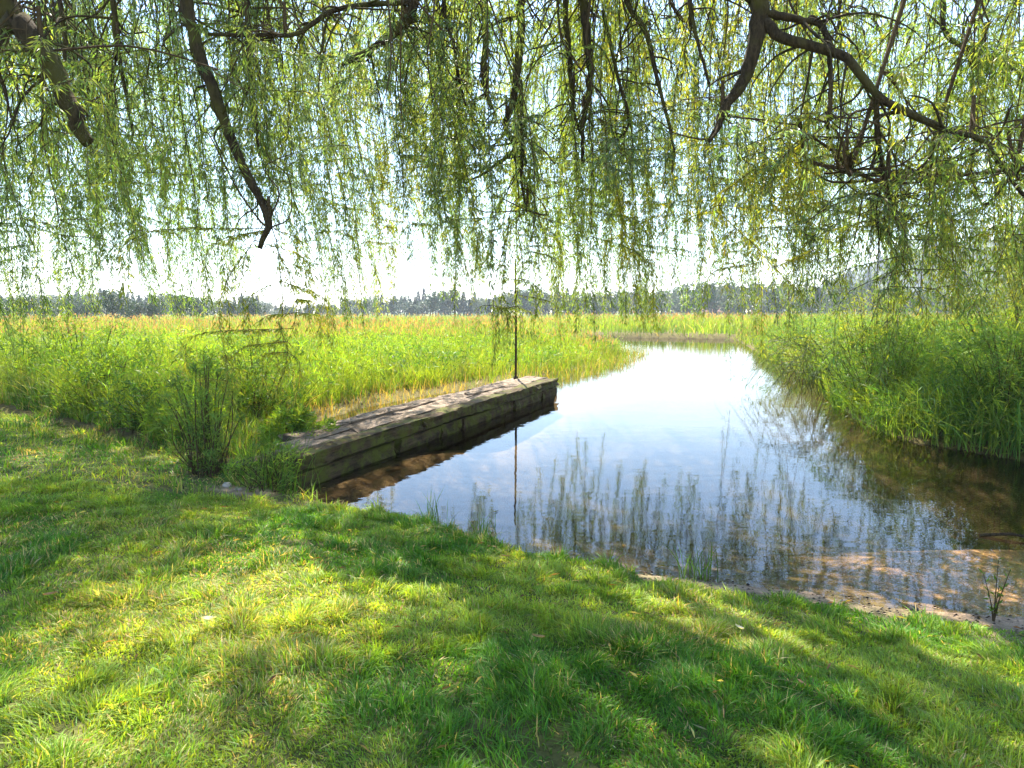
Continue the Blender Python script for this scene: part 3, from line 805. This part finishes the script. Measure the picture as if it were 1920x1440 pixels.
# two quads per pebble (ridge form) keep the mesh free of degenerate faces
Fq = np.concatenate([b + np.array([[0, 1, 2, 4]]), b + np.array([[0, 4, 2, 3]])])
g.add(Vq, Fq, np.repeat(jitter_cols((0.26, 0.21, 0.16), n, 0.4, 0.1), 5, 0))
tag(g.link('beach_pebbles', ground_mat()), 'fine pebbles and debris along the narrow beach', 'pebbles', kind='stuff')

# ------------------------------------------------------------------ far trees
def conifer_proto(h, w, cols):
    gt, gc_ = Geo(), Geo()
    tube(gt, [(0, 0, -0.5), (0, 0, h * 0.5), (0, 0, h * 0.97)], [0.028 * h, 0.018 * h, 0.004 * h], 6)
    n = 620
    t = RNG.random(n) ** 0.75
    zz = h * (0.10 + 0.9 * t)
    lay = 0.72 + 0.4 * np.abs(np.sin(zz / h * 21 + 1.3))
    rad = w * (1 - t) ** 0.85 * lay * RNG.uniform(0.35, 1.05, n) + 0.02 * h * (1 - t)
    a = RNG.random(n) * 6.283
    out = np.stack([np.cos(a), np.sin(a), np.zeros(n)], -1)
    pos = out * rad[:, None] * 0.55; pos[:, 2] = zz
    leaves(gc_, pos, out + np.array([0, 0, -0.35]) + RNG.normal(0, 0.25, (n, 3)), 0.11 * h * (1.2 - 0.8 * t), 0.05 * h * (1.2 - 0.7 * t), jitter_cols(cols, n, 0.25, 0.1))
    return gt.mesh('trunk', M_TRUNK), gc_.mesh('crown', M_FAR)
def broadleaf_proto(h, w, cols):
    gt, gc_ = Geo(), Geo()
    tube(gt, spline([(0, 0, -0.5), (0.02 * h, 0, h * 0.3), (0, 0.02 * h, h * 0.62)], 8), np.linspace(0.035 * h, 0.012 * h, 8), 6)
    for q in range(4):
        a = q * 1.6 + RNG.random()
        tube(gt, spline([(0, 0, h * 0.28), (math.cos(a) * w * 0.3, math.sin(a) * w * 0.3, h * 0.5), (math.cos(a) * w * 0.6, math.sin(a) * w * 0.6, h * 0.7)], 6), np.linspace(0.016 * h, 0.005 * h, 6), 5)
    for q in range(13):
        c = np.array([RNG.normal(0, 0.42) * w, RNG.normal(0, 0.42) * w, h * RNG.uniform(0.32, 0.86)])
        rr = w * RNG.uniform(0.25, 0.42)
        n = 60
        d = unit(RNG.normal(size=(n, 3)))
        leaves(gc_, c + d * rr * RNG.uniform(0.5, 1.05, (n, 1)), d + RNG.normal(0, 0.6, (n, 3)), 0.075 * h, 0.05 * h, jitter_cols(np.array(cols) * RNG.uniform(0.75, 1.25), n, 0.25, 0.12))
    return gt.mesh('trunk', M_TRUNK), gc_.mesh('crown', M_FAR)
CON = [conifer_proto(14, 3.6, (0.028, 0.055, 0.034)), conifer_proto(13, 4.3, (0.035, 0.065, 0.035)), conifer_proto(15, 3.1, (0.025, 0.05, 0.035))]
BRO = [broadleaf_proto(10, 4.2, (0.055, 0.085, 0.035)), broadleaf_proto(9, 4.6, (0.075, 0.10, 0.035)), broadleaf_proto(11, 4.0, (0.045, 0.075, 0.035))]
def far_tree(name, protos, x, y, z, s, label, cat, group):
    tm, cm = protos[RNG.integers(len(protos))]
    root = empty(name, (x, y, z), label, cat, group)
    for nm, me in (('trunk', tm), ('crown', cm)):
        o = bpy.data.objects.new(nm, me); COL.objects.link(o); o.parent = root
    root.scale = (s * RNG.uniform(0.85, 1.2), s * RNG.uniform(0.85, 1.2), s)
    root.rotation_euler = (0, 0, RNG.random() * 6.283)
    return root
def skyline(px):                                             # how high the far trees stand, in photo pixels above the far meadow
    return np.interp(px, [-200, 0, 200, 400, 500, 560, 700, 760, 860, 960, 1040, 1200, 1340, 1420, 1520, 1620, 1800, 2100], [52, 50, 52, 46, 30, 26, 36, 44, 48, 50, 52, 56, 66, 70, 60, 60, 60, 60])
for k in range(230):
    px = -160 + 2240 * (k + RNG.random()) / 230
    y = RNG.uniform(190, 300)
    x = (px - 960) / F_PX * y
    H = skyline(px) * RNG.uniform(0.7, 1.0) * (0.62 + 0.75 * float(vnoise(np.array([px * 0.021]), np.array([0.5]), 93)[0])) / F_PX * y
    con = RNG.random() < (0.55 if 430 < px < 1450 else 0.3)
    if con:
        far_tree('conifer_tree', CON, x, y, -0.4, H / 14, 'dark blue green conifer in the treeline beyond the marsh', 'tree', 'conifers of the far treeline')
    else:
        far_tree('broadleaf_tree', BRO, x, y, -0.4, H / 10, 'rounded grey green broadleaf tree in the treeline beyond the marsh', 'tree', 'broadleaf trees of the far treeline')
for k in range(150):                                         # low broad trees fill the wood's edge
    px = -160 + 2240 * (k + RNG.random()) / 150
    y = RNG.uniform(200, 300)
    t_ = far_tree('edge_tree', BRO, (px - 960) / F_PX * y, y, -0.6, skyline(px) * RNG.uniform(0.55, 0.85) / F_PX * y / 10, 'low spreading tree filling the edge of the far wood', 'tree', 'low trees along the edge of the far wood')
    t_.scale = (t_.scale[0] * 1.9, t_.scale[1] * 1.5, t_.scale[2])
for k in range(100):                                          # trees on the hill
    y = RNG.uniform(450, 640)
    x = RNG.uniform(0.42, 0.84) * y
    far_tree('hillside_conifer', CON, x, y, hill_z(x, y) - 1, RNG.uniform(0.9, 1.6), 'dark conifer growing on the distant wooded hill', 'tree', 'conifers on the hill')
for k in range(26):                                          # willow scrub nearer, on the left horizon
    px = -150 + 640 * RNG.random()
    y = RNG.uniform(85, 130)
    x = (px - 960) / F_PX * y
    far_tree('scrub_tree', BRO, x, y, -0.4, RNG.uniform(0.34, 0.5), 'brownish scrub willow at the left end of the marsh horizon', 'tree', 'scrub willows at the left of the marsh')

# two low farm buildings far off
def farmhouse(x, y, w, d, h, wallc, roofc, label):
    root = empty('farmhouse', (x, y, -0.35), label, 'house')
    hw, hd = w / 2, d / 2
    g = Geo()
    V = [(-hw, -hd, 0), (hw, -hd, 0), (hw, hd, 0), (-hw, hd, 0), (-hw, -hd, h), (hw, -hd, h), (hw, hd, h), (-hw, hd, h), (-hw, 0, h + d * 0.32), (hw, 0, h + d * 0.32)]
    g.add(V, [(0, 1, 5, 4), (2, 3, 7, 6), (1, 2, 6, 5), (3, 0, 4, 7), (4, 8, 7, 4), (5, 6, 9, 5)][:4])
    g.add([V[4], V[8], V[7], ((V[4][0] + V[7][0]) / 2, 0, h)], [(0, 1, 2, 3)]); g.add([V[5], ((V[5][0]), 0, h), V[6], V[9]], [(0, 1, 2, 3)])
    g.link('wall', plain_mat('painted_wall', wallc, tuple(q * 1.15 for q in wallc), 0.6), root)
    g = Geo()
    t = 0.18
    for s in (-1, 1):
        a = np.array([(-hw - 0.4, s * (hd + 0.5), h - 0.16), (hw + 0.4, s * (hd + 0.5), h - 0.16), (hw + 0.4, 0, h + d * 0.32 + 0.05), (-hw - 0.4, 0, h + d * 0.32 + 0.05)])
        b = a + [0, 0, t]
        g.add(np.vstack([a, b]), [(0, 1, 2, 3), (4, 5, 6, 7), (0, 1, 5, 4), (1, 2, 6, 5), (3, 0, 4, 7)])
    g.link('roof', plain_mat('roof_sheet', roofc, tuple(q * 1.3 for q in roofc), 1.5), root)
    for q in (-0.3, 0.1, 0.35):
        g = Geo()
        x0 = q * w
        g.add([(x0, -hd - 0.03, 1.0), (x0 + 1.1, -hd - 0.03, 1.0), (x0 + 1.1, -hd - 0.03, 2.2), (x0, -hd - 0.03, 2.2), (x0, -hd + 0.02, 1.0), (x0 + 1.1, -hd + 0.02, 1.0), (x0 + 1.1, -hd + 0.02, 2.2), (x0, -hd + 0.02, 2.2)],
              [(0, 1, 2, 3), (0, 4, 5, 1), (1, 5, 6, 2), (2, 6, 7, 3), (3, 7, 4, 0)])
        g.link('window', plain_mat('dark_glass', (0.03, 0.035, 0.04), (0.05, 0.06, 0.07), 2, 0.15), root)
farmhouse(8.6, 236, 5.5, 4, 2.0, (0.7, 0.68, 0.64), (0.22, 0.2, 0.19), 'small white house in front of the far treeline')
farmhouse(73, 240, 12, 6, 1.9, (0.42, 0.3, 0.22), (0.17, 0.085, 0.06), 'long low house with a reddish roof in the far treeline')

# ------------------------------------------------------------------ the weeping willow overhead
TR = np.array([-1.5, -5.5, 0.0])
willow = empty('willow_tree', TR, 'huge weeping willow whose leafy branches hang over lawn and pond', 'tree')
def rel(path):
    return np.asarray(path) - TR

g = Geo()
tpath = spline([TR + [0, 0, -0.3], TR + [0.05, 0.05, 0.6], TR + [0.1, 0.3, 2.2], TR + [0.0, 0.6, 4.2], TR + [0.1, 0.9, 6.0]], 24)
tube(g, rel(tpath), np.interp(np.linspace(0, 1, 24), [0, 0.1, 0.3, 1], [1.05, 0.78, 0.66, 0.45]), 18, bump=0.08)
g.link('trunk', M_BARK, willow, True)
FORK = tpath[-1]

limb_paths = []
def limb(pts, r0, r1, n=26, k=9, name='limb'):
    p = spline(pts, n)
    p[1:-1] += RNG.normal(0, 0.010, (n - 2, 3)) * min(1, r0 * 8)
    gg = Geo()
    rr = np.linspace(1, 0, n) ** 0.8 * (r0 - r1) + r1
    tube(gg, rel(p), rr, k, bump=0.2)
    if k == 8:                                               # a bough in view carries its own side twigs
        for q in range(int(n * 0.4)):
            i0 = RNG.integers(6, int(n * 0.82))
            d = unit(RNG.normal(0, 1, 3) * [1, 0.6, 0.5] + [0, 0, -0.55])
            L_ = RNG.uniform(0.25, 1.1)
            tw = spline([p[i0], p[i0] + d * L_ * 0.4 + RNG.normal(0, 0.05, 3), p[i0] + d * L_ * 0.75 + [0, 0, -0.12 * L_] + RNG.normal(0, 0.06, 3), p[i0] + d * L_ + [0, 0, -0.4 * L_]], 10)
            tube(gg, rel(tw), np.linspace(min(rr[i0] * 0.5, 0.016), 0.003, 10), 5)
    gg.link(name, M_BARK, willow, True)
    limb_paths.append(p)
    return p
# main limbs fanning forward, high above the frame
for az, rad, zt in ((-72, 15, 8.6), (-52, 18, 9.2), (-36, 20, 9.6), (-24, 21, 9.8), (-15, 21, 10.2), (8, 21.5, 10.2), (18, 22, 10.0), (29, 21, 9.6), (42, 19.5, 9.3), (58, 18, 9.0), (76, 15, 8.6)):
    a = R(az)
    d = np.array([math.sin(a), math.cos(a), 0])
    e = np.array([d[1], -d[0], 0])
    w_ = RNG.normal(0, 1.2, 6)
    limb([FORK - [0, 0, 0.4], FORK + d * rad * 0.2 + e * w_[0] * 0.5 + [0, 0, 2.2], FORK + d * rad * 0.4 + e * w_[1] + [0, 0, zt - 5.0 + 0.3 * w_[5]], FORK + d * rad * 0.55 + e * w_[2] + [0, 0, zt - 4.6],
          FORK + d * rad * 0.7 + e * w_[3] + [0, 0, zt - 4.7], FORK + d * rad * 0.84 + e * w_[4] + [0, 0, zt - 5.2], FORK + d * rad + e * w_[5] + [0, 0, zt - 7.4]], 0.2, 0.012)
for az in (130, 180, 235):                                   # the rest of the tree behind the viewer
    a = R(az); d = np.array([math.sin(a), math.cos(a), 0])
    limb([FORK - [0, 0, 0.4], FORK + d * 2 + [0, 0, 2], FORK + d * 6 + [0, 0, 3.0], FORK + d * 10 + [0, 0, 1.5]], 0.3, 0.06)

def near_limb(q, count=11):
    best, bp = 1e9, None
    for p in limb_paths[:count]:
        c = p[(p[:, 2] > q[2] - 0.5)]
        if len(c) == 0: continue
        dd = np.linalg.norm((c - q) * [1, 1, 0.6], axis=1) + 2.0 * np.maximum(c[:, 1] - q[1], 0)
        m_ = dd.argmin()
        if dd[m_] < best: best, bp = dd[m_], c[m_]
    return bp

def seen_limb(pix, y, r0, r1, join=True):
    """A bough the photo shows: runs from a main limb overhead down through the sight lines given."""
    r0, r1 = r0 * 0.62, r1 * 0.7
    ys = np.linspace(y[0], y[1], len(pix)) if isinstance(y, tuple) else np.full(len(pix), y)
    pts = [P(px, py, yy) for (px, py), yy in zip(pix, ys)]
    if join:
        lp = near_limb(pts[0])
        pts = [lp, lp * 0.45 + pts[0] * 0.55 + [0, 0, 0.5]] + pts
    return limb(pts, r0, r1, 34, 8)
seen_limb([(0, -40), (40, 40), (100, 130), (140, 215), (166, 268)], 6.0, 0.20, 0.075)
seen_limb([(345, -60), (362, 60), (418, 220), (458, 320), (502, 405), (487, 466)], 8.0, 0.15, 0.04)
seen_limb([(1395, -90), (1425, 10), (1402, 130), (1362, 200), (1326, 270)], 7.5, 0.24, 0.03)
b1 = seen_limb([(1432, 40), (1470, 72), (1530, 88), (1590, 112), (1650, 182), (1760, 238), (1840, 265), (1925, 372)], (7.5, 6.6), 0.10, 0.022, False)
seen_limb([(1432, 25), (1500, 38), (1545, 55), (1558, 150), (1552, 242)], (7.5, 7.2), 0.07, 0.018, False)
seen_limb([(1642, 178), (1646, 260), (1655, 310), (1672, 385), (1715, 415)], (7.1, 7.6), 0.05, 0.022, False)
seen_limb([(1765, -60), (1772, 60), (1830, 95), (1900, 130), (1960, 200)], 8.5, 0.07, 0.02)
seen_limb([(790, -30), (745, 55), (690, 95), (640, 122)], 8.5, 0.12, 0.035)
seen_limb([(770, 5), (690, 8), (620, 22), (560, 62), (500, 66), (390, 64)], (8.5, 8.0), 0.055, 0.028, False)
seen_limb([(205, -40), (215, 60), (228, 130), (250, 255)], 8.5, 0.07, 0.02)
seen_limb([(455, -40), (462, 60), (475, 180), (486, 292)], 9.0, 0.08, 0.02)
seen_limb([(918, -60), (912, 60), (906, 150), (922, 205)], 9.0, 0.12, 0.03)
seen_limb([(985, -60), (976, 60), (966, 170), (948, 240), (966, 276), (930, 310), (872, 345)], 9.5, 0.13, 0.014)
seen_limb([(975, 150), (980, 260), (978, 340), (988, 400)], (9.5, 9.6), 0.05, 0.012, False)
seen_limb([(1095, -60), (1100, 60), (1107, 150), (1092, 240), (1094, 310)], 9.5, 0.14, 0.025)
seen_limb([(1062, -60), (1068, 110), (1075, 200), (1088, 250)], 9.8, 0.10, 0.02)
seen_limb([(1165, -60), (1210, 60), (1235, 160), (1262, 270), (1260, 328)], 9.0, 0.075, 0.016)
seen_limb([(1130, 20), (1160, 150), (1178, 235), (1130, 285), (1110, 330)], (9.5, 9.8), 0.045, 0.012, False)
seen_limb([(840, -60), (852, 90), (868, 180), (890, 235)], 9.0, 0.06, 0.014)
seen_limb([(100, -60), (118, 40), (122, 120)], 9.0, 0.06, 0.03)
seen_limb([(1290, -60), (1300, 40), (1330, 160)], 8.5, 0.07, 0.02)
N_SEEN = len(limb_paths)

# hanging branches
tip_env_x = [-300, 0, 60, 110, 170, 240, 300, 360, 420, 480, 520, 570, 610, 660, 720, 760, 790, 830, 880, 960, 1010, 1060, 1120, 1200, 1290, 1330, 1370, 1410, 1480, 1560, 1610, 1660, 1720, 1800, 1900, 2250]
tip_env_y = [640, 650, 660, 600, 540, 510, 570, 600, 580, 520, 455, 480, 600, 620, 590, 500, 430, 540, 570, 520, 560, 640, 600, 620, 570, 480, 500, 640, 620, 560, 500, 600, 640, 660, 640, 640]
LEAFCOL = [(0.15, 0.19, 0.045), (0.17, 0.20, 0.04), (0.22, 0.22, 0.035), (0.13, 0.18, 0.05), (0.12, 0.165, 0.09), (0.15, 0.185, 0.05), (0.12, 0.16, 0.07)]

def strand_path(top, tip, sway, n=18):
    """A pendulous shoot: leaves its bough sideways, then falls in a loose curve."""
    v = tip - top
    h = -v[2]
    side = v * [1, 1, 0]
    p = [top, top + side * 0.42 + [0, 0, -0.10 * h], top + side * 0.75 + [0, 0, -0.38 * h] + sway, top + side * 0.92 + [0, 0, -0.7 * h] + sway * 0.6, tip]
    return spline(p, n)

def leaf_along(gl, path, spacing, col, lenm=0.092, t0=0.12):
    seg = np.linalg.norm(np.diff(path, axis=0), axis=1)
    cum = np.concatenate([[0], np.cumsum(seg)])
    n = int(cum[-1] * (1 - t0) / spacing)
    if n < 2: return
    s = np.sort(RNG.uniform(cum[-1] * t0, cum[-1], n))
    pos = np.stack([np.interp(s, cum, path[:, q]) for q in range(3)], -1)
    tang = unit(np.gradient(path, axis=0))
    tg = np.stack([np.interp(s, cum, tang[:, q]) for q in range(3)], -1)
    a = RNG.random(n) * 6.283
    out = np.stack([np.cos(a), np.sin(a), np.zeros(n)], -1)
    ax = tg * 0.6 + out * RNG.uniform(0.2, 1.1, (n, 1)) + np.array([0, 0, -0.3])
    leaves(gl, pos + out * 0.07 * RNG.random((n, 1)) ** 2, ax, lenm * RNG.uniform(0.55, 1.2, n), lenm * 0.145 * RNG.uniform(0.7, 1.25, n), jitter_cols(col, n, 0.2, 0.14))

def hanging_branch(anchor, tips, col, r=0.022, spacing=None):
    spacing = spacing or RNG.choice([0.0080, 0.010, 0.013, 0.019])
    gs, gl = Geo(), Geo()
    lp = near_limb(anchor) if r > 0.015 else anchor + [0.02, 0.0, 0.05]
    hub = anchor + np.array([RNG.normal(-0.45, 0.5), 0, 0]) * (r > 0.015)
    main = spline([lp, lp * 0.5 + hub * 0.5 + [0, 0, 0.35], hub], 10)
    tube(gs, rel(main), np.linspace(r * 1.7, r, 10), 5)
    for tip in tips:
        start = main[RNG.integers(6, 10)]
        sway = RNG.normal(0, 0.36, 3) * [1, 1, 0.3] + [-0.25, 0, 0]
        p = strand_path(start, tip, sway)
        p[1:] += np.cumsum(RNG.normal(0, 0.018, (len(p) - 1, 3)), 0)
        tube(gs, rel(p), np.linspace(r * RNG.uniform(0.35, 0.75), 0.002, len(p)), 4)
        leaf_along(gl, rel(p), spacing, col, t0=0.2)
        for q in range(RNG.integers(5, 11)):                  # side shoots
            s = RNG.integers(4, len(p) - 3)
            L_ = RNG.uniform(0.35, 1.1)
            dd = RNG.normal(0, 0.5, 3) * [1, 1, 0]
            e = p[s] + dd + [0, 0, -L_]
            if e[2] < tip[2] - 0.15: e[:2] = p[s][:2] * 0.75 + e[:2] * 0.25; e[2] = tip[2] + RNG.uniform(-0.15, 0.4)
            sp_ = spline([p[s], p[s] * 0.6 + e * 0.4 + dd * 0.5 + [0, 0, 0.12], e], 8)
            tube(gs, rel(sp_), np.linspace(0.005, 0.0015, 8), 3)
            leaf_along(gl, rel(sp_), spacing, col, t0=0.1)
    for q in range(12 if r > 0.015 else 3):                   # bare crooked twigs high in the branch
        s0 = hub + RNG.normal(0, 0.5, 3) * [1, 0.6, 0.4]
        d = np.array([RNG.normal(0.1, 0.55), RNG.normal(0, 0.4), -RNG.uniform(0.5, 2.4)])
        d[2] = max(d[2], 3.6 - s0[2])
        tw = spline([hub, s0 * 0.7 + hub * 0.3, s0 + d * 0.35 + RNG.normal(0, 0.1, 3), s0 + d * 0.7 + RNG.normal(0, 0.12, 3), s0 + d], 14)
        tube(gs, rel(tw), np.linspace(r * RNG.uniform(0.6, 1.2), 0.004, 14), 4)
    o = gs.link('hanging_branch', M_TWIG, willow)
    if gl.n:
        gl.link('leaves', M_WILLOW, o)
    return o

NB = 50
for k in range(NB):
    px = -170 + 2260 * ((k * 0.6180339) % 1.0)
    y = RNG.uniform(8.6, 17.0)
    dens = 1.0
    n_t = RNG.integers(5, 10)
    tips = []
    for q in range(n_t):
        tp = px + RNG.normal(0, 55) * 9 / y * 1.3
        env = np.interp(tp, tip_env_x, tip_env_y)
        py = env + 12 - abs(RNG.normal(0, 0.5)) * 90 - (0 if q < 5 else RNG.random() * 190)
        tips.append(P(tp, py, y + RNG.normal(0, 0.5)))
    cx = np.mean([t[0] for t in tips])
    top_z = 1.6 + y * 0.44 + RNG.uniform(0.2, 1.2)
    anchor = np.array([cx * 0.96 + RNG.normal(0, 0.3), y - RNG.uniform(0.3, 1.3), min(top_z, 9.3)])
    hanging_branch(anchor, tips, LEAFCOL[RNG.integers(len(LEAFCOL))])
for k in range(16):                                          # sprays hanging straight from the boughs in view
    lp_ = limb_paths[14 + (k % (N_SEEN - 14))]
    hub = lp_[RNG.integers(len(lp_) // 2, len(lp_) - 1)]
    tips = [hub + np.array([RNG.normal(0, 0.35), RNG.normal(0, 0.3), -RNG.uniform(0.6, 2.3)]) for q in range(RNG.integers(3, 6))]
    hanging_branch(hub, tips, LEAFCOL[RNG.integers(len(LEAFCOL))], r=0.012)
# unseen leafy sprays added above the frame to cast shade patches on the lawn
for px, py, ex, ey, nt_ in ((430, 960, -0.9, -0.5, 8), (180, 1080, -0.9, -0.5, 9), (40, 930, -0.8, -0.1, 7), (920, 1040, 0.25, -0.4, 4), (1150, 1180, 0.6, -0.4, 5), (230, 1300, -0.6, -0.25, 8), (620, 1425, 0.5, -0.1, 4),
                            (1080, 1350, 0.5, -0.3, 4), (1640, 1180, 0.9, -0.45, 7), (1480, 1390, 0.6, -0.3, 4), (1830, 1330, 0.6, -0.3, 7)):
    d_ = ray(px, py)
    gp = np.array([0, 0, EYE]) + d_ * (-EYE / d_[2])
    hub = gp + np.array(sdir) * (RNG.uniform(8.6, 9.6) / sdir[2])
    tips = [hub + np.array([ex, ey, 0]) * RNG.uniform(-1.2, 1.2) + np.array([RNG.normal(0, 0.28), RNG.normal(0, 0.28), -RNG.uniform(0.4, 1.2)]) for q in range(nt_)]
    hanging_branch(hub, tips, LEAFCOL[RNG.integers(len(LEAFCOL))], spacing=0.012)
# long trailing branches farther out, mirrored in the pond
for px, py, y in ((905, 560, 16.5), (1010, 590, 15.0), (1060, 640, 16.8), (1120, 600, 14.0), (1195, 615, 16.0), (1275, 600, 14.8), (1400, 640, 13.6), (1480, 620, 15.2), (1580, 600, 13.2), (330, 600, 13.0), (60, 640, 10.0), (130, 610, 12.0), (645, 605, 11.5), (700, 590, 13.0), (240, 530, 11.0), (850, 570, 12.0)):
    tips = [P(px + RNG.normal(0, 30), py + 5 - RNG.random() * 70, y + RNG.normal(0, 0.4)) for q in range(8)]
    hanging_branch(np.array([P(px, 600, y)[0] + RNG.normal(0, 0.2), y - 0.6, 1.6 + y * 0.40]), tips, LEAFCOL[RNG.integers(len(LEAFCOL))], spacing=0.0105)
# low curtain at the right edge and a few trailing into the water
for px, py, y in ((1700, 640, 7.6), (1790, 600, 8.4), (1880, 590, 7.4)):
    tips = [P(px + RNG.normal(0, 40), py - RNG.random() * 120, y + RNG.normal(0, 0.3)) for q in range(4)]
    a = P(px - 10, 395, y)
    hanging_branch(np.array([a[0], a[1] - 0.2, a[2] + 0.4]), tips, (0.19, 0.20, 0.035), spacing=0.012)
for px, y in ((1395, 15.5), (1440, 14.8)):
    tips = [P(px + RNG.normal(0, 30), 0, y + RNG.normal(0, 0.3)) for q in range(4)]
    for t in tips: t[0] = (px - 960) / F_PX * y + RNG.normal(0, 0.3); t[2] = RNG.uniform(0.0, 0.8)
    hanging_branch(np.array([tips[0][0], y - 1, 8.8]), tips, (0.08, 0.11, 0.04), spacing=0.03)

# ------------------------------------------------------------------ the air: far things fade to blue
g = Geo()
x0, x1, y0, y1, z0, z1 = -1600, 1600, -500, 2300, -3.0, 120
V = [(x0, y0, z0), (x1, y0, z0), (x1, y1, z0), (x0, y1, z0), (x0, y0, z1), (x1, y0, z1), (x1, y1, z1), (x0, y1, z1)]
g.add(V, [(3, 2, 1, 0), (4, 5, 6, 7), (0, 1, 5, 4), (1, 2, 6, 5), (2, 3, 7, 6), (3, 0, 4, 7)])
m = bpy.data.materials.new('thin_haze'); m.use_nodes = True
nt = m.node_tree
nt.nodes.remove(nt.nodes['Principled BSDF'])
pv = nt.nodes.new('ShaderNodeVolumePrincipled')
pv.inputs['Color'].default_value = (0.82, 0.9, 1.0, 1)
pv.inputs['Density'].default_value = 0.0005
nt.links.new(pv.outputs[0], nt.nodes['Material Output'].inputs['Volume'])
tag(g.link('haze', m), 'thin pale summer haze over the marsh', 'haze', kind='stuff')
